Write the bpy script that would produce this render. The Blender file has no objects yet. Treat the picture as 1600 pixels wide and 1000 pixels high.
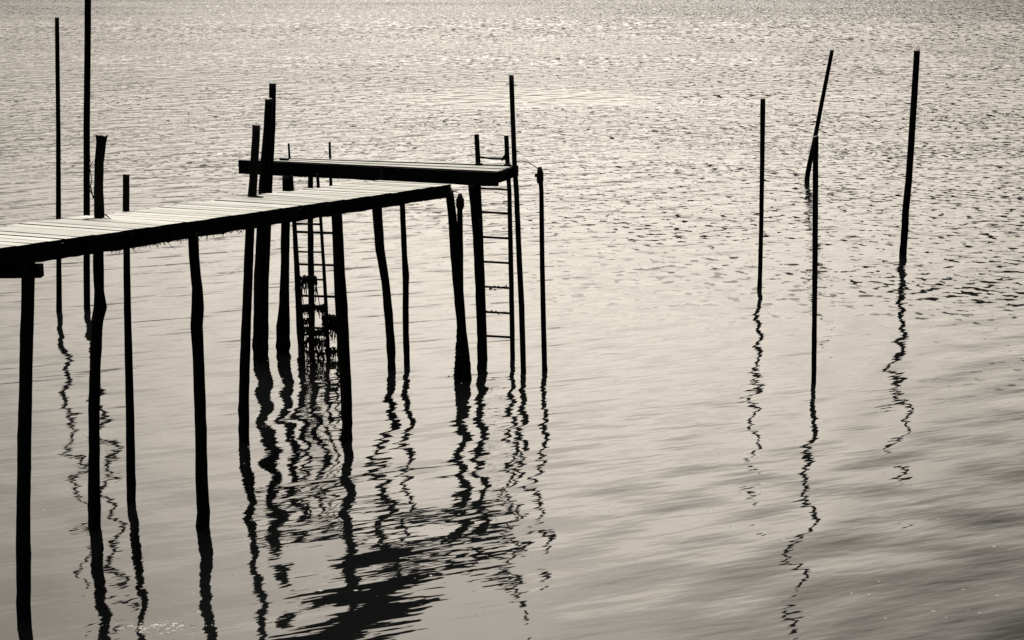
import bpy, math, random
from mathutils import Vector, noise
R = math.radians
sc = bpy.context.scene

# ------------------------------------------------------------------ camera
cam_d = bpy.data.cameras.new('camera')
cam = bpy.data.objects.new('camera', cam_d)
sc.collection.objects.link(cam)
sc.camera = cam
cam_d.sensor_width = 36.0
cam_d.lens = 2500 / 1600 * 36.0
cam_d.clip_start = 0.1
cam_d.clip_end = 9000
cam.location = (0, 0, 6)
cam.rotation_euler = (R(90) - math.atan(560 / 2500), 0, 0)

# ------------------------------------------------------------------ sky, sun, exposure
SUN_EL, SUN_AZ = R(70), R(4)          # azimuth from +Y (straight ahead) towards +X
world = bpy.data.worlds.new('World')
sc.world = world
world.use_nodes = True
nt = world.node_tree
nt.nodes.clear()
N = nt.nodes.new
L = nt.links.new


def math_node(tree, op, a, b=None, c=None, clamp=False):
    n = tree.nodes.new('ShaderNodeMath')
    n.operation = op
    n.use_clamp = clamp
    for i, v in enumerate((a, b, c)):
        if v is None:
            continue
        if isinstance(v, (int, float)):
            n.inputs[i].default_value = v
        else:
            tree.links.new(v, n.inputs[i])
    return n.outputs[0]


sky = N('ShaderNodeTexSky')
sky.sky_type = 'NISHITA'
sky.sun_disc = False
sky.sun_elevation = SUN_EL
sky.sun_rotation = SUN_AZ
sky.dust_density = 3.0
sky.air_density = 1.0
bw = N('ShaderNodeRGBToBW')
L(sky.outputs[0], bw.inputs[0])
geo = N('ShaderNodeTexCoord')
sep = N('ShaderNodeSeparateXYZ')
L(geo.outputs['Generated'], sep.inputs[0])
# thin overcast: bands of cloud flattened towards the horizon (project direction on a cloud deck)
zc = math_node(nt, 'MAXIMUM', sep.outputs[2], 0.03)
zc = math_node(nt, 'ADD', zc, 0.10)
cx = math_node(nt, 'DIVIDE', sep.outputs[0], zc)
cy = math_node(nt, 'DIVIDE', sep.outputs[1], zc)
comb = N('ShaderNodeCombineXYZ')
L(cx, comb.inputs[0])
L(cy, comb.inputs[1])
mp = N('ShaderNodeMapping')
mp.inputs['Location'].default_value = (3.3, 1.2, 0)
mp.inputs['Rotation'].default_value = (0, 0, R(-20))
mp.inputs['Scale'].default_value = (0.55, 1.0, 1)
L(comb.outputs[0], mp.inputs[0])
cn = N('ShaderNodeTexNoise')
cn.inputs['Scale'].default_value = 0.9
cn.inputs['Detail'].default_value = 4
cn.inputs['Roughness'].default_value = 0.5
L(mp.outputs[0], cn.inputs['Vector'])
cr = N('ShaderNodeMapRange')
cr.interpolation_type = 'SMOOTHSTEP'
cr.inputs['From Min'].default_value = 0.32
cr.inputs['From Max'].default_value = 0.66
cr.inputs['To Min'].default_value = 0.82
cr.inputs['To Max'].default_value = 1.15
L(cn.outputs[0], cr.inputs['Value'])
# a veil of thin overcast is brighter higher up than at the horizon
ov = math_node(nt, 'MULTIPLY_ADD', math_node(nt, 'MAXIMUM', sep.outputs[2], 0.0), 1.05, 0.90)
ov = math_node(nt, 'MINIMUM', ov, 2.0)
lum = math_node(nt, 'MULTIPLY', bw.outputs[0], cr.outputs[0])
lum = math_node(nt, 'MULTIPLY', lum, ov)
# forward scattering: the veil glows on the sun's side and is dull behind the camera
GL_AZ, GL_EL = R(3), R(25)
gx = math_node(nt, 'MULTIPLY', sep.outputs[0], math.sin(GL_AZ) * math.cos(GL_EL))
gx = math_node(nt, 'MULTIPLY_ADD', sep.outputs[2], math.sin(GL_EL), gx)
gd = math_node(nt, 'MULTIPLY_ADD', sep.outputs[1], math.cos(GL_AZ) * math.cos(GL_EL), gx)
gd = math_node(nt, 'MULTIPLY_ADD', gd, 0.5, 0.5, clamp=True)
gd = math_node(nt, 'POWER', gd, 26.0)
gd = math_node(nt, 'MULTIPLY_ADD', gd, 1.25, 0.25)
lum = math_node(nt, 'MULTIPLY', lum, gd)
# a duller bank of cloud stands to the right, its edge running diagonally up the sky
bk = math_node(nt, 'MULTIPLY_ADD', sep.outputs[2], 1.2, sep.outputs[0])
bk = math_node(nt, 'MULTIPLY_ADD', cn.outputs[0], 0.16, bk)
br = N('ShaderNodeMapRange')
br.interpolation_type = 'SMOOTHSTEP'
br.inputs['From Min'].default_value = 0.56
br.inputs['From Max'].default_value = 1.08
br.inputs['To Min'].default_value = 1.0
br.inputs['To Max'].default_value = 0.02
L(bk, br.inputs['Value'])
lum = math_node(nt, 'MULTIPLY', lum, br.outputs[0])
tint = N('ShaderNodeMix')
tint.data_type = 'RGBA'
tint.blend_type = 'MULTIPLY'
tint.inputs[0].default_value = 1
L(lum, tint.inputs['A'])
tint.inputs['B'].default_value = (1.0, 0.905, 0.785, 1)
# distant murk: the lowest few degrees of sky are a little duller
hz = N('ShaderNodeMapRange')
hz.interpolation_type = 'SMOOTHSTEP'
hz.inputs['From Min'].default_value = 0.0
hz.inputs['From Max'].default_value = 0.16
hz.inputs['To Min'].default_value = 0.66
hz.inputs['To Max'].default_value = 1.0
L(sep.outputs[2], hz.inputs['Value'])
L(math_node(nt, 'MULTIPLY', lum, hz.outputs[0]), tint.inputs['A'])
bg = N('ShaderNodeBackground')
bg.inputs['Strength'].default_value = 0.10
L(tint.outputs['Result'], bg.inputs['Color'])
wo = N('ShaderNodeOutputWorld')
L(bg.outputs[0], wo.inputs['Surface'])

sun_d = bpy.data.lights.new('sun', 'SUN')
sun_d.energy = 1.35
sun_d.angle = R(30)
sun_d.color = (1.0, 0.95, 0.88)
sun = bpy.data.objects.new('sun', sun_d)
sc.collection.objects.link(sun)
sv = Vector((math.sin(SUN_AZ) * math.cos(SUN_EL), math.cos(SUN_AZ) * math.cos(SUN_EL), math.sin(SUN_EL)))
sun.rotation_euler = sv.to_track_quat('Z', 'Y').to_euler()
sun.location = (0, 40, 60)

sc.view_settings.view_transform = 'Standard'
sc.view_settings.look = 'None'
sc.view_settings.exposure = 2.3
sc.view_settings.gamma = 1
sc.view_settings.use_curve_mapping = False

# ------------------------------------------------------------------ helpers
rnd = random.Random(7)
C = sc.collection


def link(name, verts, faces, mats, parent=None, idx=None, smooth=False):
    me = bpy.data.meshes.new(name)
    me.from_pydata(verts, [], faces)
    for m in (mats if isinstance(mats, (list, tuple)) else [mats]):
        me.materials.append(m)
    if idx:
        for p, i in zip(me.polygons, idx):
            p.material_index = i
    if smooth:
        for p in me.polygons:
            p.use_smooth = len(p.vertices) == 4
    me.update()
    o = bpy.data.objects.new(name, me)
    C.objects.link(o)
    if parent:
        o.parent = parent
        o.matrix_parent_inverse.identity()
        o.location = -Vector(parent.location)
    return o


def tag(o, label=None, cat=None, group=None, kind=None):
    if label:
        o['label'] = label
    if cat:
        o['category'] = cat
    if group:
        o['group'] = group
    if kind:
        o['kind'] = kind
    return o


def thing(name, loc, label, cat, group=None):
    o = bpy.data.objects.new(name, None)
    o.empty_display_size = 0.2
    o.location = loc
    C.objects.link(o)
    return tag(o, label, cat, group)


def material(name, col, col2=None, rough=0.85, scale=(30, 30, 3), rand=0.0, detail=5, spec=0.3):
    m = bpy.data.materials.new(name)
    m.use_nodes = True
    t = m.node_tree
    b = t.nodes['Principled BSDF']
    b.inputs['Roughness'].default_value = rough
    b.inputs['Specular IOR Level'].default_value = spec
    tc = t.nodes.new('ShaderNodeTexCoord')
    mp = t.nodes.new('ShaderNodeMapping')
    mp.inputs['Scale'].default_value = scale
    t.links.new(tc.outputs['Object'], mp.inputs[0])
    n = t.nodes.new('ShaderNodeTexNoise')
    n.inputs['Scale'].default_value = 1
    n.inputs['Detail'].default_value = detail
    t.links.new(mp.outputs[0], n.inputs['Vector'])
    r = t.nodes.new('ShaderNodeMapRange')
    r.inputs['From Min'].default_value = 0.3
    r.inputs['From Max'].default_value = 0.7
    t.links.new(n.outputs[0], r.inputs['Value'])
    mx = t.nodes.new('ShaderNodeMix')
    mx.data_type = 'RGBA'
    mx.inputs['A'].default_value = (*col, 1)
    mx.inputs['B'].default_value = (*(col2 or col), 1)
    t.links.new(r.outputs[0], mx.inputs[0])
    out = mx.outputs['Result']
    if rand:
        oi = t.nodes.new('ShaderNodeObjectInfo')
        rr = t.nodes.new('ShaderNodeMapRange')
        rr.inputs['To Min'].default_value = 1 - rand
        rr.inputs['To Max'].default_value = 1
        t.links.new(oi.outputs['Random'], rr.inputs['Value'])
        h = t.nodes.new('ShaderNodeMix')
        h.data_type = 'RGBA'
        h.blend_type = 'MULTIPLY'
        h.inputs[0].default_value = 1
        t.links.new(out, h.inputs['A'])
        t.links.new(rr.outputs[0], h.inputs['B'])
        out = h.outputs['Result']
    t.links.new(out, b.inputs['Base Color'])
    bp = t.nodes.new('ShaderNodeBump')
    bp.inputs['Strength'].default_value = 0.35
    bp.inputs['Distance'].default_value = 0.006
    t.links.new(n.outputs[0], bp.inputs['Height'])
    t.links.new(bp.outputs[0], b.inputs['Normal'])
    return m


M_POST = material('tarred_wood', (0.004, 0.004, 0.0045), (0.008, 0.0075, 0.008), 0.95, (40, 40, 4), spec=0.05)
M_BEAM = material('dark_wet_timber_side_shade', (0.004, 0.004, 0.0045), (0.008, 0.0075, 0.008), 0.95, (6, 6, 50), spec=0.05)  # beams, and board sides whose shade is put into this colour
M_END_LIT = material('sunlit_end_grain', (0.30, 0.28, 0.25), (0.15, 0.14, 0.125), 0.9, (60, 60, 60), spec=0.1)  # sunlight on the post tops put into the colour of the cap
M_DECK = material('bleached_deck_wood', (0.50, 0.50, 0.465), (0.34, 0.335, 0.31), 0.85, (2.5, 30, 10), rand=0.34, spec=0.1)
M_WEED = material('black_seaweed', (0.006, 0.007, 0.006), (0.012, 0.013, 0.010), 0.9, (40, 40, 40), spec=0.05)
M_ROPE = material('dark_rope', (0.010, 0.010, 0.010), (0.016, 0.015, 0.014), 0.9, (90, 90, 90), spec=0.05)
M_METAL = material('rusty_iron', (0.012, 0.010, 0.009), (0.02, 0.017, 0.014), 0.8, (50, 50, 50), spec=0.1)
M_FOAM = material('white_foam', (0.50, 0.49, 0.46), (0.30, 0.295, 0.28), 0.9, (50, 50, 50))


def tube(pts, sides=12, step=0.10, rough=0.04, seed=0, square=0.0, cap_jag=0.0, weed_z=-9, below=1.0):
    """swept pole through (x, y, z, r) points, rings every `step` m, uneven radius; top cap is material 1"""
    pts = [Vector(p) for p in pts]
    if below:
        a, b = pts[-2], pts[-1]
        d = (b - a).xyz.normalized()
        e = b.copy()
        e.xyz = b.xyz + d * below
        pts.append(e)
    fine = []
    for a, b in zip(pts, pts[1:]):
        n = max(1, int((b.xyz - a.xyz).length / step))
        for i in range(n):
            fine.append(a.lerp(b, i / n))
    fine.append(pts[-1])
    vs, fs, ix = [], [], []
    u = Vector((1, 0, 0))
    for k, p in enumerate(fine):
        q = fine[min(k + 1, len(fine) - 1)].xyz - fine[max(k - 1, 0)].xyz
        q.normalize()
        s = u - q * u.dot(q)
        if s.length < 0.1:
            s = Vector((0, 1, 0)) - q * q.y
        s.normalize()
        t = q.cross(s)
        am = rough * (3.0 if p.z < weed_z else 1.0)
        for j in range(sides):
            an = 2 * math.pi * (j + 0.5) / sides
            ca, sa = math.cos(an), math.sin(an)
            rr = p.w * (1 + am * 2 * noise.noise(Vector((seed * 7.3 + ca * 1.3, sa * 1.3 + 5, p.z * 5)))
                        + am * 1.6 * noise.noise(Vector((seed * 3.1 + ca * 4, sa * 4, p.z * 22))))
            if square:
                rr *= 1 + square * (1 / max(abs(ca), abs(sa)) - 1)
            v = p.xyz + (s * ca + t * sa) * rr
            if k == 0 and cap_jag:
                v = v + Vector((0, 0, cap_jag * noise.noise(Vector((ca * 2, sa * 2, seed)))))
            vs.append(v[:])
    n = len(fine)
    for k in range(n - 1):
        for j in range(sides):
            a = k * sides + j
            b = k * sides + (j + 1) % sides
            fs.append((a, a + sides, b + sides, b))
            ix.append(0)
    fs.append(tuple(range(sides)))
    ix.append(1)
    fs.append(tuple(range((n - 1) * sides, n * sides))[::-1])
    ix.append(0)
    return vs, fs, ix


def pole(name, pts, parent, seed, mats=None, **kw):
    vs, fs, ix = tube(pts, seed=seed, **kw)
    return link(name, vs, fs, mats or [M_POST, M_END_LIT], parent, ix, smooth=not kw.get('square'))


def box_pts(p0, p1, w, h, jit=0.0, nseg=1, seed=0):
    """beam from p0 to p1 (centre of its TOP face), width w, height h"""
    p0, p1 = Vector(p0), Vector(p1)
    d = (p1 - p0).normalized()
    s = d.cross(Vector((0, 0, 1))).normalized() * (w / 2)
    vs, fs = [], []
    for k in range(nseg + 1):
        c = p0.lerp(p1, k / nseg)
        j = [jit * noise.noise(Vector((k * 2.7, q * 3.3, seed + 0.5))) for q in range(4)]
        vs += [(c + s + Vector((0, 0, j[0])))[:], (c - s + Vector((0, 0, j[0])))[:],
               (c - s + Vector((0, 0, -h + j[2])))[:], (c + s + Vector((0, 0, -h + j[2])))[:]]
    for k in range(nseg):
        for q in range(4):
            a = k * 4 + q
            b = k * 4 + (q + 1) % 4
            fs.append((a, b, b + 4, a + 4))
    fs.append((3, 2, 1, 0))
    e = nseg * 4
    fs.append((e, e + 1, e + 2, e + 3))
    return vs, fs


def strand_mesh(strands, sides=3):
    vs, fs = [], []
    for st in strands:
        base = len(vs)
        n = len(st)
        for k, (p, r) in enumerate(st):
            p = Vector(p)
            for j in range(sides):
                an = 2 * math.pi * j / sides
                q = (Vector(st[min(k + 1, n - 1)][0]) - Vector(st[max(k - 1, 0)][0])).normalized()
                a = Vector((0, 1, 0)) if abs(q.y) < 0.8 else Vector((1, 0, 0))
                s = q.cross(a).normalized()
                t = q.cross(s)
                vs.append((p + (s * math.cos(an) + t * math.sin(an)) * r)[:])
        for k in range(n - 1):
            for j in range(sides):
                a = base + k * sides + j
                b = base + k * sides + (j + 1) % sides
                fs.append((a, b, b + sides, a + sides))
        fs.append(tuple(range(base, base + sides))[::-1])
        fs.append(tuple(range(base + (n - 1) * sides, base + n * sides)))
    return vs, fs


POSTS = {
'w38': [(-4.319, 14.07, 3.382, 0.0543), (-4.337, 14.07, 3.201, 0.0574), (-4.401, 14.07, 2.492, 0.058), (-4.475, 14.07, 1.645, 0.0617), (-4.54, 14.07, 0.839, 0.0654), (-4.564, 14.07, 0.396, 0.0688), (-4.587, 14.07, 0.0, 0.0692)],
'w318': [(-3.33, 16.516, 3.246, 0.0535), (-3.335, 16.516, 2.988, 0.0537), (-3.316, 16.516, 2.646, 0.0573), (-3.319, 16.516, 2.425, 0.0676), (-3.341, 16.516, 2.231, 0.0644), (-3.335, 16.516, 1.882, 0.0613), (-3.339, 16.516, 1.317, 0.0617), (-3.356, 16.516, 0.599, 0.0657), (-3.36, 16.516, 0.162, 0.0731), (-3.364, 16.516, -0.0, 0.0732)],
'w541': [(-2.192, 19.829, 3.018, 0.06), (-2.189, 19.829, 2.832, 0.0661), (-2.179, 19.829, 2.547, 0.0643), (-2.165, 19.829, 2.138, 0.0606), (-2.15, 19.829, 1.725, 0.069), (-2.141, 19.829, 1.056, 0.0735), (-2.128, 19.829, 0.548, 0.0739), (-2.123, 19.829, 0.206, 0.0742), (-2.132, 19.829, 0.0, 0.0744)],
'w735': [(-0.9, 22.816, 2.791, 0.0597), (-0.858, 22.816, 2.401, 0.0645), (-0.825, 22.816, 1.839, 0.0695), (-0.782, 22.816, 1.366, 0.0745), (-0.731, 22.816, 0.697, 0.0703), (-0.686, 22.816, 0.311, 0.0705), (-0.66, 22.816, 0.0, 0.0707)],
'p445': [(-3.456, 24.522, 2.848, 0.0837), (-3.466, 24.522, 2.531, 0.079), (-3.511, 24.522, 2.032, 0.0694), (-3.546, 24.522, 1.224, 0.0699), (-3.572, 24.522, 0.713, 0.0853), (-3.605, 24.522, 0.301, 0.1108), (-3.612, 24.522, 0.093, 0.111), (-3.604, 24.522, 0.0, 0.0959)],
'p755': [(-0.586, 23.502, 2.818, 0.0662), (-0.559, 23.502, 2.484, 0.0616), (-0.524, 23.502, 2.004, 0.0619), (-0.489, 23.502, 1.325, 0.0671), (-0.463, 23.502, 0.538, 0.0676), (-0.456, 23.502, 0.0, 0.0679)],
'p612': [(-2.048, 24.024, 2.747, 0.0773), (-2.039, 23.932, 2.323, 0.0773), (-1.991, 23.808, 1.756, 0.0725), (-1.914, 23.705, 1.284, 0.0628), (-1.866, 23.602, 0.812, 0.0677), (-1.837, 23.519, 0.435, 0.0677), (-1.818, 23.424, 0.0, 0.0677)],
'p637': [(-1.681, 24.3, 2.71, 0.044), (-1.671, 24.205, 2.281, 0.044), (-1.642, 24.057, 1.613, 0.044), (-1.622, 23.994, 1.327, 0.0538), (-1.623, 23.951, 1.136, 0.0489), (-1.623, 23.803, 0.468, 0.0489), (-1.603, 23.7, 0.0, 0.0489)],
'p485': [(-3.122, 24.693, 2.886, 0.0396), (-3.132, 24.693, 2.507, 0.0423), (-3.146, 24.693, 2.004, 0.0449), (-3.159, 24.693, 1.19, 0.0503), (-3.168, 24.693, 0.469, 0.0506), (-3.181, 24.693, 0.0, 0.0457)],
'm400': [(-3.152, 19.772, 4.037, 0.0493), (-3.161, 19.772, 3.879, 0.0514), (-3.184, 19.772, 3.681, 0.0515), (-3.211, 19.772, 3.363, 0.0517), (-3.234, 19.772, 3.163, 0.0558), (-3.271, 19.772, 2.8, 0.058), (-3.315, 19.772, 2.231, 0.0583), (-3.364, 19.772, 1.571, 0.0608), (-3.412, 19.772, 0.902, 0.0653), (-3.439, 19.772, 0.393, 0.0657), (-3.453, 19.772, 0.0, 0.0659)],
't420': [(-3.631, 24.063, 4.002, 0.0574), (-3.669, 24.063, 3.563, 0.0624), (-3.727, 24.063, 2.985, 0.0724), (-3.76, 24.063, 2.596, 0.0824), (-3.796, 24.063, 2.106, 0.0876), (-3.866, 24.063, 1.213, 0.0932), (-3.896, 24.063, 0.61, 0.0888), (-3.917, 24.063, 0.306, 0.089), (-3.927, 24.063, 0.0, 0.0843)],
't426': [(-3.608, 24.312, 4.212, 0.0531), (-3.639, 24.312, 3.538, 0.0534), (-3.697, 24.312, 2.954, 0.0585), (-3.73, 24.312, 2.561, 0.0636), (-3.766, 24.312, 2.066, 0.0688), (-3.836, 24.312, 1.164, 0.0694), (-3.885, 24.312, 0.0, 0.0701)],
'm158': [(-4.233, 16.516, 4.255, 0.0627), (-4.241, 16.516, 4.182, 0.0528), (-4.273, 16.516, 3.964, 0.048), (-4.297, 16.516, 3.664, 0.0499), (-4.307, 16.516, 3.361, 0.0534), (-4.331, 16.516, 3.056, 0.0536), (-4.342, 16.516, 2.851, 0.0571), (-4.349, 16.516, 2.611, 0.0539), (-4.345, 16.516, 2.439, 0.0676), (-4.387, 16.516, 2.3, 0.0609), (-4.431, 16.516, 1.882, 0.0579), (-4.477, 16.516, 1.317, 0.0583), (-4.51, 16.516, 0.743, 0.0622), (-4.549, 16.516, -0.0, 0.0662)],
'm197': [(-4.206, 17.365, 3.74, 0.0366), (-4.228, 17.365, 3.332, 0.0368), (-4.247, 17.365, 2.833, 0.037), (-4.27, 17.365, 2.256, 0.0391), (-4.287, 17.365, 1.67, 0.0429), (-4.303, 17.365, 1.076, 0.0469), (-4.32, 17.365, 0.625, 0.0507), (-4.345, 17.365, -0.0, 0.0511)],
'f90': [(-7.676, 27.454, 5.083, 0.0351), (-7.77, 27.454, 3.219, 0.0384), (-7.863, 27.454, 1.636, 0.0444), (-7.911, 27.454, 0.766, 0.0447), (-7.953, 27.454, 0.0, 0.0506)],
'f137': [(-7.177, 27.72, 5.841, 0.0542), (-7.248, 27.72, 4.72, 0.0547), (-7.353, 27.72, 3.193, 0.0553), (-7.441, 27.72, 1.673, 0.056), (-7.497, 27.72, 0.716, 0.0564), (-7.533, 27.72, 0.0, 0.0567)],
'm800': [(-0.01, 24.293, 4.328, 0.0385), (0.01, 24.145, 3.747, 0.0385), (0.038, 23.964, 3.036, 0.0385), (0.067, 23.86, 2.625, 0.0408), (0.106, 23.623, 1.692, 0.0432), (0.144, 23.434, 0.947, 0.0455), (0.172, 23.193, 0.0, 0.0431)],
'm845': [(0.408, 23.347, 3.037, 0.0375), (0.432, 23.347, 2.697, 0.0353), (0.446, 23.347, 1.742, 0.0379), (0.469, 23.347, 0.77, 0.0407), (0.492, 23.347, 0.0, 0.0434)],
'pipe': [(-0.751, 22.966, 2.714, 0.0278), (-0.756, 22.966, 2.471, 0.0417), (-0.751, 22.966, 1.812, 0.042), (-0.751, 22.966, 1.144, 0.0422), (-0.775, 22.966, 0.468, 0.052), (-0.807, 22.966, 0.0, 0.0569)],
'f1190': [(4.604, 29.544, 3.547, 0.047), (4.631, 29.544, 2.417, 0.0444), (4.654, 29.544, 1.219, 0.0418), (4.666, 29.544, 0.0, 0.0422)],
'f1273': [(4.285, 22.596, 3.594, 0.0406), (4.347, 22.596, 1.879, 0.039), (4.377, 22.596, 0.938, 0.037), (4.406, 22.596, 0.0, 0.0374)],
'f1300': [(8.893, 44.987, 3.607, 0.0533), (8.676, 44.987, 2.247, 0.0581), (8.508, 44.987, 1.121, 0.063), (8.384, 44.987, 0.399, 0.0722), (8.337, 44.987, 0.0, 0.0723)],
'f1434': [(8.051, 32.201, 4.287, 0.0604), (8.106, 32.448, 3.229, 0.0645), (8.181, 32.823, 1.622, 0.0693), (8.19, 32.984, 0.932, 0.0732), (8.225, 33.115, 0.37, 0.0738), (8.239, 33.201, 0.0, 0.0742)],
'lB_l': [(-3.49, 24.998, 3.229, 0.015), (-3.47, 24.998, 2.565, 0.0251), (-3.438, 24.998, 1.955, 0.0354), (-3.422, 24.998, 1.131, 0.0407), (-3.408, 24.998, 0.19, 0.0462), (-3.393, 24.998, 0.0, 0.0463)],
'lB_r': [(-2.849, 24.998, 3.249, 0.0175), (-2.846, 24.998, 2.565, 0.0251), (-2.821, 24.998, 1.955, 0.0253), (-2.808, 24.998, 0.819, 0.0255), (-2.781, 24.998, 0.243, 0.0359), (-2.776, 24.998, 0.0, 0.036)],
'lA_l': [(-3.326, 24.063, 2.849, 0.0193), (-3.303, 24.063, 2.302, 0.0194), (-3.274, 24.063, 1.313, 0.0294), (-3.245, 24.063, 0.61, 0.0296), (-3.233, 24.063, 0.0, 0.0298)],
'lA_r': [(-2.939, 24.063, 2.868, 0.0242), (-2.908, 24.063, 2.204, 0.0243), (-2.879, 24.063, 1.413, 0.0269), (-2.858, 24.063, 0.711, 0.0296), (-2.846, 24.063, 0.0, 0.0347)],
'lC_l': [(-0.538, 24.332, 3.439, 0.0389), (-0.516, 24.287, 2.996, 0.039), (-0.508, 24.243, 2.57, 0.0391), (-0.489, 24.204, 2.182, 0.0391), (-0.452, 24.104, 1.205, 0.0393), (-0.415, 23.982, 0.0, 0.0395)],
'lC_r': [(-0.088, 24.332, 3.419, 0.0365), (-0.068, 24.288, 2.996, 0.0365), (-0.039, 24.245, 2.57, 0.0342), (-0.02, 24.145, 1.597, 0.0392), (0.0, 24.045, 0.614, 0.0394), (0.01, 23.982, 0.0, 0.0395)],
}

# ------------------------------------------------------------------ WATER
def water_material():
    m = bpy.data.materials.new('harbour_water')
    m.use_nodes = True
    t = m.node_tree
    b = t.nodes['Principled BSDF']
    b.inputs['Base Color'].default_value = (0.003, 0.0035, 0.0035, 1)
    b.inputs['Roughness'].default_value = 0.03
    b.inputs['IOR'].default_value = 1.333

    # height field (metres) as a node group, sampled three times to get the true slope
    g = bpy.data.node_groups.new('wave_height', 'ShaderNodeTree')
    g.interface.new_socket('Vector', in_out='INPUT', socket_type='NodeSocketVector')
    g.interface.new_socket('Wind', in_out='INPUT', socket_type='NodeSocketFloat')
    g.interface.new_socket('Calm', in_out='INPUT', socket_type='NodeSocketFloat')
    g.interface.new_socket('Streak', in_out='INPUT', socket_type='NodeSocketFloat')
    g.interface.new_socket('Height', in_out='OUTPUT', socket_type='NodeSocketFloat')
    gi = g.nodes.new('NodeGroupInput')
    go = g.nodes.new('NodeGroupOutput')

    def layer(rot, sx, sy, scale, detail, amp, off, rough=0.5, dist=0.0, sharp=False):
        mp = g.nodes.new('ShaderNodeMapping')
        mp.vector_type = 'TEXTURE'
        mp.inputs['Location'].default_value = off
        mp.inputs['Rotation'].default_value = (0, 0, R(rot))
        mp.inputs['Scale'].default_value = (1 / sx, 1 / sy, 1)
        g.links.new(gi.outputs['Vector'], mp.inputs[0])
        n = g.nodes.new('ShaderNodeTexNoise')
        n.noise_dimensions = '2D'
        n.inputs['Scale'].default_value = scale
        n.inputs['Detail'].default_value = detail
        n.inputs['Roughness'].default_value = rough
        n.inputs['Distortion'].default_value = dist
        g.links.new(mp.outputs[0], n.inputs['Vector'])
        o = n.outputs[0]
        if sharp:       # wavelets with flat troughs and steep fronts
            o = math_node(g, 'MULTIPLY_ADD', o, 2.5, -1.05, clamp=True)
            o = math_node(g, 'POWER', o, 1.6)
        return math_node(g, 'MULTIPLY', o, amp)

    calm = [layer(48, 0.60, 1.0, 0.7, 1.0, AMP[0], (2.0, 5.0, 0)),
            layer(44, 0.70, 1.0, 1.5, 0.0, AMP[1], (7.0, 1.0, 0)),
            layer(22, 0.20, 1.0, 5.0, 2.5, AMP[2], (1.0, 9.0, 0)),
            layer(30, 0.7, 1.0, 6.0, 1.0, AMP[6], (3.0, 2.0, 0)),
            layer(20, 0.14, 1.0, 3.2, 1.0, AMP[5], (6.0, 2.0, 0))]
    wind = [layer(6, 0.70, 1.0, 2.2, 1.0, AMP[3], (4.0, 4.0, 0), sharp=True),
            layer(-8, 0.70, 1.0, 4.6, 1.0, AMP[4], (9.0, 3.0, 0), sharp=True),
            ]
    h = math_node(g, 'ADD', math_node(g, 'ADD', calm[0], calm[1]), calm[3])
    h = math_node(g, 'ADD', h, calm[2])
    h = math_node(g, 'MULTIPLY', h, gi.outputs['Calm'])
    h = math_node(g, 'ADD', h, math_node(g, 'MULTIPLY', calm[4], gi.outputs['Streak']))
    w = math_node(g, 'ADD', wind[0], wind[1])
    w = math_node(g, 'MULTIPLY', w, gi.outputs['Wind'])
    h = math_node(g, 'ADD', h, w)
    g.links.new(h, go.inputs[0])

    geo = t.nodes.new('ShaderNodeNewGeometry')
    pos = geo.outputs['Position']
    sp = t.nodes.new('ShaderNodeSeparateXYZ')
    t.links.new(pos, sp.inputs[0])
    X, Y = sp.outputs[0], sp.outputs[1]

    def nz(scale, detail, off=(0, 0, 0), sc3=(1, 1, 1), rot=0):
        mp = t.nodes.new('ShaderNodeMapping')
        mp.inputs['Location'].default_value = off
        mp.inputs['Rotation'].default_value = (0, 0, R(rot))
        mp.inputs['Scale'].default_value = sc3
        t.links.new(pos, mp.inputs[0])
        n = t.nodes.new('ShaderNodeTexNoise')
        n.noise_dimensions = '2D'
        n.inputs['Scale'].default_value = scale
        n.inputs['Detail'].default_value = detail
        t.links.new(mp.outputs[0], n.inputs['Vector'])
        return n.outputs[0]

    def smooth(v, a, b2, lo=0.0, hi=1.0):
        r = t.nodes.new('ShaderNodeMapRange')
        r.interpolation_type = 'SMOOTHSTEP'
        r.inputs['From Min'].default_value = a
        r.inputs['From Max'].default_value = b2
        r.inputs['To Min'].default_value = lo
        r.inputs['To Max'].default_value = hi
        t.links.new(v, r.inputs['Value'])
        return r.outputs[0]

    # where the breeze touches the water: open water beyond the jetty, with an uneven edge
    d = math_node(t, 'MULTIPLY_ADD', X, 0.75, Y)
    d = math_node(t, 'MULTIPLY_ADD', nz(0.10, 3, (3, 0, 0)), 16.0, d)
    wind_f = smooth(d, 31, 52)
    # cat's paws: streaks of smoother water far out
    st = smooth(nz(0.05, 3, (11, 2, 0), (0.35, 1.0, 1), 4), 0.40, 0.60, 1.08, 0.82)
    wind_f = math_node(t, 'MULTIPLY', wind_f, st)
    # one long slick seventy metres out
    ex = math_node(t, 'MULTIPLY', math_node(t, 'SUBTRACT', X, 1.0), 0.16)
    ey = math_node(t, 'MULTIPLY', math_node(t, 'SUBTRACT', Y, 73.0), 0.16)
    e2 = math_node(t, 'ADD', math_node(t, 'MULTIPLY', ex, ex), math_node(t, 'MULTIPLY', ey, ey))
    e2 = math_node(t, 'MULTIPLY_ADD', nz(0.35, 3), 1.2, e2)
    slick = smooth(e2, 0.85, 1.7, 0.06, 1.0)
    wind_f = math_node(t, 'MULTIPLY', wind_f, slick)

    streak_f = math_node(t, 'MULTIPLY', smooth(X, -0.5, 4.5, 1.0, 0.18), smooth(Y, 15, 20))
    streak_f = math_node(t, 'MULTIPLY', streak_f, smooth(Y, 60, 90, 1.0, 0.0))

    # sheltered water close to the near shore is flatter
    calm_f = math_node(t, 'MULTIPLY', smooth(Y, 13.5, 18.5, 0.62, 1.0), smooth(X, 0.5, 4.0, 1.0, 0.85))

    EPS = 0.015

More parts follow.
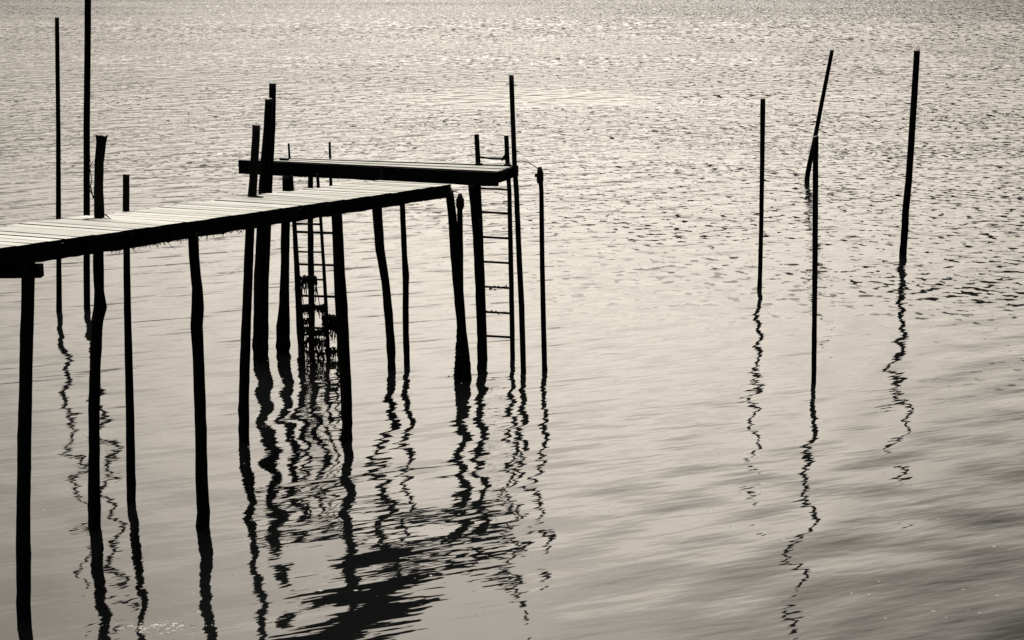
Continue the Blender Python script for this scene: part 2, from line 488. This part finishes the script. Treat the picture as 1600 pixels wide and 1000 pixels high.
    def sample(dx, dy):
        a = t.nodes.new('ShaderNodeVectorMath')
        a.operation = 'ADD'
        a.inputs[1].default_value = (dx, dy, 0)
        t.links.new(pos, a.inputs[0])
        n = t.nodes.new('ShaderNodeGroup')
        n.node_tree = g
        t.links.new(a.outputs[0], n.inputs['Vector'])
        t.links.new(wind_f, n.inputs['Wind'])
        t.links.new(streak_f, n.inputs['Streak'])
        t.links.new(calm_f, n.inputs['Calm'])
        return n.outputs[0]

    h0, hx, hy = sample(0, 0), sample(EPS, 0), sample(0, EPS)
    sx = math_node(t, 'MULTIPLY', math_node(t, 'SUBTRACT', h0, hx), 1 / EPS)
    sy = math_node(t, 'MULTIPLY', math_node(t, 'SUBTRACT', h0, hy), 1 / EPS)
    # steep little wavelet faces turned towards the near shore, coarser farther out
    for (ax, ay, y0, y1, y2, y3, off) in ((3.6, 3.8, -1, 0, 50, 80, 3.0), (2.6, 1.7, 42, 65, 100, 150, 17.0),
                                          (2.0, 0.75, 85, 130, 900, 1500, 29.0), (1.4, 0.34, 130, 200, 900, 1500, 41.0)):
        nn = nz(1.0, 2.5, (off, off * 0.7, 0), (ax, ay, 1), 0)
        cl = nz(0.22, 2, (off * 0.3, 5, 0), (0.8, 1.0, 1))
        nn = math_node(t, 'MULTIPLY_ADD', cl, 0.28, math_node(t, 'ADD', nn, -0.138))
        nn = math_node(t, 'ADD', nn, smooth(Y, 55, 170, 0.0, 0.055))
        face = smooth(nn, DASH[0], DASH[1], 0.0, DASH[2])
        face = math_node(t, 'MULTIPLY', face, smooth(Y, y0, y1))
        face = math_node(t, 'MULTIPLY', face, smooth(Y, y2, y3, 1.0, 0.0))
        face = math_node(t, 'MULTIPLY', face, wind_f)
        sy = math_node(t, 'SUBTRACT', sy, face)
    cb = t.nodes.new('ShaderNodeCombineXYZ')
    t.links.new(sx, cb.inputs[0])
    t.links.new(sy, cb.inputs[1])
    cb.inputs[2].default_value = 1
    nm = t.nodes.new('ShaderNodeVectorMath')
    nm.operation = 'NORMALIZE'
    t.links.new(cb.outputs[0], nm.inputs[0])
    t.links.new(nm.outputs[0], b.inputs['Normal'])
    return m


DASH = (0.588, 0.658, 0.38)
AMP = (0.040, 0.034, 0.0078, 0.010, 0.006, 0.017, 0.0024)
M_WATER = water_material()
water = link('water', [(-3500, -60, 0), (3500, -60, 0), (3500, 7000, 0), (-3500, 7000, 0)], [(0, 1, 2, 3)], M_WATER)
tag(water, kind='structure')

# ------------------------------------------------------------------ WALKWAY
P0, P1 = Vector((-4.42, 13.61, 3.59)), Vector((-0.87, 22.86, 2.88))
DIR = (P1 - P0)
LEN = DIR.length
DIR.normalize()
ACR = Vector((-1.08, 0.42, 0.0))
AN = ACR.normalized()
W = ACR.length
walk = thing('walkway', (-3.34, 16.5, 0), 'long plank walkway sloping away from the left edge, pale boards on dark timber stringers', 'walkway')
pitch = 0.226
start = -1.6
k = 0
s = start
while s < LEN - 0.1:
    wd = pitch - rnd.uniform(0.018, 0.042)
    wd = min(wd, LEN - s)
    a0 = P0 + DIR * s
    a1 = P0 + DIR * (s + wd)
    dz = rnd.uniform(-0.003, 0.003)
    tilt = rnd.uniform(-0.004, 0.004)
    o0 = AN * (W + rnd.uniform(-0.03, 0.05))
    i0 = AN * rnd.uniform(-0.035, 0.0)
    th = 0.040
    up = Vector((0, 0, dz))
    sk = DIR * rnd.uniform(-0.008, 0.008)
    top = [a0 + i0 + up, a1 + i0 + up, a1 + o0 + up + sk + Vector((0, 0, tilt)), a0 + o0 + up + sk + Vector((0, 0, tilt))]
    vs = [v[:] for v in top] + [(v - Vector((0, 0, th)))[:] for v in top]
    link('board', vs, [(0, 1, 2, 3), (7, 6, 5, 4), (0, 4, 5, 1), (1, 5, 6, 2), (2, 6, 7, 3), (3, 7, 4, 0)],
         [M_DECK, M_BEAM], walk, [0, 1, 1, 1, 1, 1])  # unlit sides and ends painted dark, only the top face stays pale
    s += pitch
    k += 1
for off, nm_, tz in ((0.02, 'stringer', -0.041), (W - 0.10, 'stringer', -0.045)):
    a = P0 + DIR * (start - 0.02) + AN * off + Vector((0, 0, tz))
    b = P1 + AN * off + Vector((0, 0, tz))
    vs, fs = box_pts(a, b, 0.045, 0.182 + tz, 0.013, 90, seed=off * 9)
    link(nm_, vs, fs, M_BEAM, walk)
# crossbeam low under the near end, resting on its post
vs, fs = box_pts((-6.1, 14.10, 3.352), (-4.215, 14.10, 3.352), 0.11, 0.115, 0.006, 6, 3)
link('crossbeam', vs, fs, M_BEAM, walk)
for i, key in enumerate(('w38', 'w318', 'w541', 'w735')):
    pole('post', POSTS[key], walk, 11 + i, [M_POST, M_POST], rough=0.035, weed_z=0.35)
# ragged fringe of weed under the near stringer
st = []
for i in range(170):
    tt = rnd.uniform(1.6, 4.6)
    p = P0 + DIR * tt + AN * rnd.uniform(-0.002, 0.03) + Vector((0, 0, -0.18))
    l = abs(rnd.gauss(0, 0.022)) + 0.006
    dx = rnd.uniform(-0.6, 0.6)
    st.append([(p, 0.004), (p + Vector((dx * l, 0, -l * 0.6)), 0.003), (p + Vector((dx * l * 1.8, 0, -l)), 0.0015)])
vs, fs = strand_mesh(st)
o = link('weed_fringe', vs, fs, M_WEED, walk)
tag(o, kind='stuff')

# ------------------------------------------------------------------ PLATFORM
plat = thing('platform', (-2.0, 24.2, 0), 'raised narrow plank platform crossing the far end of the walkway', 'platform')
ZT = 2.99
FL, FR = Vector((-3.80, 24.73, ZT)), Vector((-0.21, 23.42, ZT))
BL, BR = Vector((-3.74, 25.12, ZT)), Vector((0.05, 24.20, ZT))
nb = 5
for i in range(nb):
    f0 = i / nb + 0.01
    f1 = (i + 1) / nb - 0.05
    if i == nb - 1:
        f0 += 0.07
        f1 += 0.05
    up = Vector((0, 0, (0.004, -0.002, 0.003, -0.001, 0.006)[i]))
    l0, l1 = FL.lerp(BL, f0), FL.lerp(BL, f1)
    r0, r1 = FR.lerp(BR, f0), FR.lerp(BR, f1)
    ex = (l0 - r0).normalized() * rnd.uniform(-0.10, 0.04)
    vs = [l0 + ex + up, r0 + up, r1 + up, l1 + ex + up]
    vs = [v[:] for v in vs] + [(v - Vector((0, 0, 0.035)))[:] for v in vs]
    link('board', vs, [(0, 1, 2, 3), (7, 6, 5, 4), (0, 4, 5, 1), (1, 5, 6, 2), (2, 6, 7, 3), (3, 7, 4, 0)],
         [M_DECK, M_BEAM], plat, [0, 1, 1, 1, 1, 1])  # platform boards too: shade of the side faces is in the colour
vs, fs = box_pts((-4.25, 24.865, 2.982), (-0.205, 23.385, 2.982), 0.06, 0.208, 0.008, 24, 8)
link('front_beam', vs, fs, M_BEAM, plat)
vs, fs = box_pts((-3.85, 25.08, 2.95), (0.0, 24.13, 2.95), 0.05, 0.13, 0.006, 20, 4)
link('rear_beam', vs, fs, M_BEAM, plat)
vs, fs = box_pts((-0.195, 23.42, 2.985), (0.075, 24.22, 2.985), 0.05, 0.16, 0.006, 4, 5)
link('end_beam', vs, fs, M_BEAM, plat)
for i, key in enumerate(('p445', 'p755', 'p612', 'p637', 'p485')):
    pp = [p for p in POSTS[key]]
    pp = [(p[0], p[1], min(p[2], 2.785), p[3]) for p in pp]
    pp = [p for j, p in enumerate(pp) if j == 0 or p[2] < 2.75]
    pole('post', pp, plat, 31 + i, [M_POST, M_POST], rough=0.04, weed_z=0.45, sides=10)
vs, fs = box_pts((-1.995, 23.99, 3.003), (-1.93, 23.965, 3.003), 0.02, 0.275)
link('bracket', vs, fs, M_METAL, plat)

# small dark blocks set on the boards at the feet of the posts and ladder rails
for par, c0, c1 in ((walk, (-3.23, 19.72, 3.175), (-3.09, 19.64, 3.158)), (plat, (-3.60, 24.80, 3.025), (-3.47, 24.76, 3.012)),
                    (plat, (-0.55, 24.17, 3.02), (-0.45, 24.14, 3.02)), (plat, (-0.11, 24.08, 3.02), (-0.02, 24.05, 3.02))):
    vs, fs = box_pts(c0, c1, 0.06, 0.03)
    link('foot_block', vs, fs, M_POST, par)

# ------------------------------------------------------------------ POSTS AND POLES
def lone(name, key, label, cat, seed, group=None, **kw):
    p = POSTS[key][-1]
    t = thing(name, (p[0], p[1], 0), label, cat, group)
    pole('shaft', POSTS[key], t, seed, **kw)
    return t


def spikes(parent, name, pts, r=0.003):
    vs, fs = strand_mesh([[(p, r * (1.2 - 0.8 * i / (len(s_) - 1))) for i, p in enumerate(s_)] for s_ in pts], 4)
    return link(name, vs, fs, M_POST, parent)


G1 = 'tall posts rising through or beside the jetty'
G2 = 'poles standing alone in open water on the right'
G3 = 'slender poles behind the walkway on the left'
t = lone('mooring_post', 'm158', 'thick crooked post with flared top and clinging twigs, standing through the walkway on the left', 'post', 3, G1, rough=0.05, weed_z=0.3, cap_jag=0.02)
q = Vector((-4.30, 16.50, 0))
spikes(t, 'twig', [[q + Vector((-0.05, 0, 3.60)), q + Vector((-0.075, 0.01, 3.72)), q + Vector((-0.055, 0, 3.80)), q + Vector((-0.068, -0.01, 3.93)), q + Vector((-0.058, 0, 4.05))],
                   [q + Vector((-0.066, 0, 3.90)), q + Vector((-0.10, 0, 3.925))],
                   [q + Vector((-0.066, 0, 3.93)), q + Vector((-0.03, 0, 3.985))]], 0.006)
spikes(t, 'twig', [[q + Vector((-0.03, 0, 3.58)), q + Vector((-0.09, 0.02, 3.69)), q + Vector((-0.105, 0.02, 3.78)), q + Vector((-0.085, 0.01, 3.90))]], 0.006)
spikes(t, 'twig', [[q + Vector((-0.06, 0, 3.98)), q + Vector((-0.078, 0, 4.07)), q + Vector((-0.07, 0, 4.13))]], 0.005)
spikes(t, 'nail', [[q + Vector((0.045, 0, 4.24)), q + Vector((0.045, 0, 4.285))]], 0.003)
# forked stick lying at the foot of the thick post
z0 = 3.40
st = [[Vector((-4.47, 16.22, z0)), Vector((-4.36, 16.25, z0 + 0.02)), Vector((-4.28, 16.40, z0)), Vector((-4.22, 16.38, z0 + 0.015)), Vector((-4.15, 16.36, z0 + 0.0)), Vector((-4.07, 16.40, z0 - 0.01))],
      [Vector((-4.25, 16.55, z0 + 0.02)), Vector((-4.20, 16.42, z0 + 0.03)), Vector((-4.15, 16.36, z0 + 0.005))]]
vs, fs = strand_mesh([[(p, 0.009 - 0.002 * i) for i, p in enumerate(s_)] for s_ in st], 5)
tag(link('stick', vs, fs, M_POST), 'thin forked stick lying on the boards at the foot of the thick crooked post', 'stick')

lone('mooring_post', 'm197', 'short round post just behind the walkway, right of the thick crooked post', 'post', 4, G1, rough=0.02, weed_z=0.3)
t = lone('mooring_post', 'm400', 'post standing through the walkway, left of the twin posts', 'post', 5, G1, rough=0.035, weed_z=0.4, cap_jag=0.01)
spikes(t, 'nail', [[Vector((-3.15, 19.77, 4.03)), Vector((-3.15, 19.77, 4.065))]], 0.002)
lone('mooring_post', 't420', 'stout nearer post of the twin pair at the platform end, its top a little lower', 'post', 6, G1, rough=0.04, weed_z=0.5, cap_jag=0.02)
lone('mooring_post', 't426', 'taller farther post of the twin pair at the platform end', 'post', 7, G1, rough=0.03, weed_z=0.5)
lone('mooring_pole', 'm800', 'tall slender pole at the right-hand corner of the platform beside the ladder', 'pole', 8, G1, rough=0.02, sides=10, weed_z=0.3)
lone('mooring_pole', 'f90', 'slender pole behind the walkway, leftmost and shorter of the two on the left', 'pole', 9, G3, rough=0.02, sides=10)
lone('mooring_pole', 'f137', 'very tall pole behind the walkway, rising out of the top of the picture', 'pole', 10, G3, rough=0.015, sides=10)
lone('mooring_pole', 'f1190', 'straight upright pole in open water, leftmost of the four on the right', 'pole', 12, G2, rough=0.035, sides=10, weed_z=0.25, cap_jag=0.03)
lone('mooring_pole', 'f1273', 'nearest upright pole of the four on the right, in front of the leaning one', 'pole', 13, G2, rough=0.035, sides=10, weed_z=0.25, cap_jag=0.03)
lone('mooring_pole', 'f1300', 'thin pole leaning to the right, farthest of the four in open water', 'pole', 14, G2, rough=0.03, sides=10, weed_z=0.4)
t = lone('mooring_pole', 'f1434', 'thick slightly leaning pole with an iron ring on top, rightmost of all', 'pole', 15, G2, rough=0.02, sides=10, weed_z=0.7)
c = Vector((8.066, 32.2, 4.32))
ring = []
for i in range(13):
    an = 2 * math.pi * i / 12
    ring.append((c + Vector((math.cos(an) * 0.028, 0, math.sin(an) * 0.032)), 0.007))
vs, fs = strand_mesh([ring], 5)
link('ring', vs, fs, M_METAL, t)
spikes(t, 'splinter', [[Vector((8.22, 33.0, 0.85)), Vector((8.27, 33.0, 0.68)), Vector((8.28, 33.0, 0.66))]], 0.012)


def collar(pts):
    return [(p[0], p[1], p[2], p[3]) for p in pts]


# capped pole right of the platform
t = lone('capped_pole', 'm845', 'pole with a bulky metal cap, tied to the platform corner by a wire', 'pole', 16, None, rough=0.02, sides=10, weed_z=0.2)
x, y, z = POSTS['m845'][0][:3]
pole('cap', [(x, y, z + 0.03, 0.028), (x, y, z, 0.034), (x, y, z - 0.02, 0.038), (x + .004, y, z - 0.06, 0.052), (x + .004, y, z - 0.16, 0.053), (x + .004, y, z - 0.20, 0.048), (x + .005, y, z - 0.21, 0.036)],
     t, 5, [M_METAL, M_METAL], below=0, rough=0.03, sides=10, step=0.05)
vs, fs = box_pts((x - 0.075, y, z - 0.07), (x - 0.035, y, z - 0.07), 0.03, 0.05)
link('lug', vs, fs, M_METAL, t)
# pipe with a bulb under the platform
t = lone('capped_pipe', 'pipe', 'pipe with a bulbous cap standing under the platform beside the last walkway post', 'pipe', 17, None, rough=0.03, sides=10, weed_z=0.9)
x, y, z = POSTS['pipe'][0][:3]
pole('cap', [(x, y, z + 0.015, 0.030), (x, y, z - 0.03, 0.036), (x, y, z - 0.07, 0.060), (x, y, z - 0.16, 0.063), (x, y, z - 0.21, 0.045), (x, y, z - 0.22, 0.04)],
     t, 6, [M_METAL, M_METAL], below=0, rough=0.02, sides=12, step=0.04)
st = []
for i in range(170):
    zz = rnd.uniform(-0.02, 0.85)
    l = rnd.uniform(0.02, 0.05) * (1.25 - zz)
    s_ = rnd.choice((-1, -1, 1))
    p = Vector((-0.77 + 0.02 * zz, y - rnd.uniform(0, 0.05), zz))
    st.append([(p, 0.02), (p + Vector((s_ * (0.03 + l * 0.7), 0, -0.01)), 0.014), (p + Vector((s_ * (0.03 + l * 1.3), 0, -0.04)), 0.004)])
vs, fs = strand_mesh(st, 4)
tag(link('barnacles', vs, fs, M_WEED, t), kind='stuff')

# wire between corner pole and capped pole
w0, w1 = Vector((0.05, 24.0, 3.06)), Vector((0.385, 23.35, 3.03))
ws = []
for i in range(13):
    f = i / 12
    p = w0.lerp(w1, f) + Vector((0, 0, 0.055 * math.sin(math.pi * f) ** 0.8))
    ws.append((p, 0.007))
vs, fs = strand_mesh([ws], 5)
tag(link('wire', vs, fs, M_ROPE), 'thin wire arching from the platform corner to the capped pole', 'wire')

# splinter hanging off the platform post
spl = [[(Vector((-1.99, 23.5, 1.95)), 0.02), (Vector((-1.965, 23.5, 1.75)), 0.014), (Vector((-1.94, 23.5, 1.45)), 0.008), (Vector((-1.93, 23.5, 1.33)), 0.003)]]
vs, fs = strand_mesh(spl, 4)
link('splinter', vs, fs, M_POST, plat)

# ------------------------------------------------------------------ LADDERS
def at_z(pts, z):
    for a, b in zip(pts, pts[1:]):
        if b[2] <= z <= a[2]:
            f = (z - a[2]) / (b[2] - a[2])
            return Vector([a[i] + (b[i] - a[i]) * f for i in range(3)])
    return Vector(pts[0][:3])


def ladder(lk, rk, zs, drop, r, label, seed, ext=0.0, group='ladders hanging down from the platform'):
    l, r_ = POSTS[lk], POSTS[rk]
    t = thing('ladder', ((l[-1][0] + r_[-1][0]) / 2, l[-1][1], 0), label, 'ladder', group)
    pole('rail', l, t, seed, [M_POST, M_POST], rough=0.03, sides=8, square=0.4)
    pole('rail', r_, t, seed + 1, [M_POST, M_POST], rough=0.03, sides=8, square=0.4)
    for z in zs:
        a, b = at_z(l, z), at_z(r_, z - drop)
        d = (b - a).normalized()
        a = a - d * 0.02
        b = b + d * (0.02 + ext)
        pts = [(*a, r), (*a.lerp(b, 0.5), r * 0.9), (*b, r)]
        vs, fs, ix = tube(pts, sides=6, step=0.08, rough=0.12, seed=z, below=0)
        link('rung', vs, fs, M_POST, t)
    return t


ladder('lC_l', 'lC_r', (2.63, 2.27, 1.89, 1.51, 1.13, 0.74, 0.37), 0.025, 0.018, 'narrow ladder at the right end of the platform, its rail tops rising above the boards', 40)
a, b = Vector((-0.50, 24.28, 3.10)), Vector((-0.08, 24.28, 3.07))
ladder_c = [o for o in C.objects if o.name.startswith('ladder')][-1]
vs, fs = strand_mesh([[(a, 0.017), (a.lerp(b, 0.5) - Vector((0, 0, 0.012)), 0.016), (b, 0.017)]], 5)
link('tie_bar', vs, fs, M_POST, ladder_c)
vs, fs = strand_mesh([[(Vector((-0.16, 24.27, 3.05)), 0.02), (Vector((-0.07, 24.27, 3.16)), 0.025)]], 4)
link('brace', vs, fs, M_POST, ladder_c)
ladder('lA_l', 'lA_r', (2.50, 2.11, 1.68, 1.25, 0.81, 0.38), 0.01, 0.016, 'nearer overgrown ladder under the left part of the platform, seen below the walkway', 44)
ladder('lB_l', 'lB_r', (2.33, 1.83, 1.31, 0.80, 0.28), 0.02, 0.02, 'wider ladder behind the platform, its thin rail tops poking up behind the boards', 48)

# seaweed hanging on the ladders
def weed(label, cx0, cx1, y0, y1, bars, n, seed):
    r = random.Random(seed)
    st = []
    for (zb, x0, x1, l0, l1, dens) in bars:
        for i in range(int(n * dens)):
            xx = r.uniform(x0, x1)
            yy = r.uniform(y0, y1)
            l = r.uniform(l0, l1) * r.uniform(0.4, 1)
            p = Vector((xx, yy, zb + r.uniform(-0.03, 0.03)))
            q_, rad, s_ = p.copy(), r.uniform(0.006, 0.016), []
            for k_ in range(5):
                s_.append((q_.copy(), rad * (1 - 0.17 * k_)))
                q_ += Vector((r.uniform(-0.022, 0.022), r.uniform(-0.01, 0.01), -l / 4))
            st.append(s_)
    vs, fs = strand_mesh(st, 4)
    return tag(link('seaweed', vs, fs, M_WEED), label, 'seaweed', kind='stuff')


weed('ragged black seaweed hanging in swags from the overgrown lower ladder rungs', 0, 0, 24.00, 24.14,
     [(1.28, -3.29, -3.00, 0.10, 0.50, 0.50), (0.83, -3.29, -2.86, 0.05, 0.20, 1.3), (0.62, -3.27, -3.10, 0.05, 0.25, 0.4), (0.45, -3.26, -2.84, 0.04, 0.20, 0.9),
      (0.30, -3.26, -2.86, 0.05, 0.30, 0.7), (0.10, -3.25, -2.9, 0.05, 0.20, 0.5),
      (0.66, -2.92, -2.70, 0.10, 0.42, 1.0), (0.15, -2.88, -2.72, 0.10, 0.22, 0.35)], 130, 3)
weed('thin black seaweed fringe on the lower rungs of the narrow right-hand ladder', 0, 0, 24.05, 24.10,
     [(1.12, -0.34, -0.08, 0.01, 0.05, 0.12), (0.73, -0.42, -0.05, 0.01, 0.05, 0.1)], 110, 4)

# ------------------------------------------------------------------ FOAM
def foam(label, pts, seed):
    r = random.Random(seed)
    vs, fs = [], []
    for (x_, y_, s_) in pts:
        b_ = len(vs)
        n_ = r.randint(5, 8)
        el = r.uniform(1.0, 2.2)
        vs.append((x_, y_, 0.004 + s_ * 0.16))
        for j in range(n_):
            an = 2 * math.pi * j / n_
            rr = s_ * r.uniform(0.5, 1.1)
            vs.append((x_ + math.cos(an) * rr * el, y_ + math.sin(an) * rr, -0.004))
        for j in range(n_):
            fs.append((b_, b_ + 1 + j, b_ + 1 + (j + 1) % n_))
    return tag(link('foam', vs, fs, M_FOAM), label, 'foam', kind='stuff')


pts = []
for i in range(300):
    yy = 14.0 + 10 * rnd.random() ** 1.5
    xx = rnd.uniform(-0.34, 0.34) * yy
    pts.append((xx, yy, abs(rnd.gauss(0, 0.009)) + 0.003))
foam('scattered white flecks of foam drifting on the calm near water', pts, 1)
pts = []
for i in range(420):
    a = rnd.gauss(0, 1)
    pts.append((-3.30 + a * 0.20, 13.80 + rnd.gauss(0, 0.06) + 0.05 * math.sin(a * 5), abs(rnd.gauss(0, 0.008)) + 0.003))
foam('cluster of white foam bubbles at the foot of the walkway, bottom left', pts, 2)
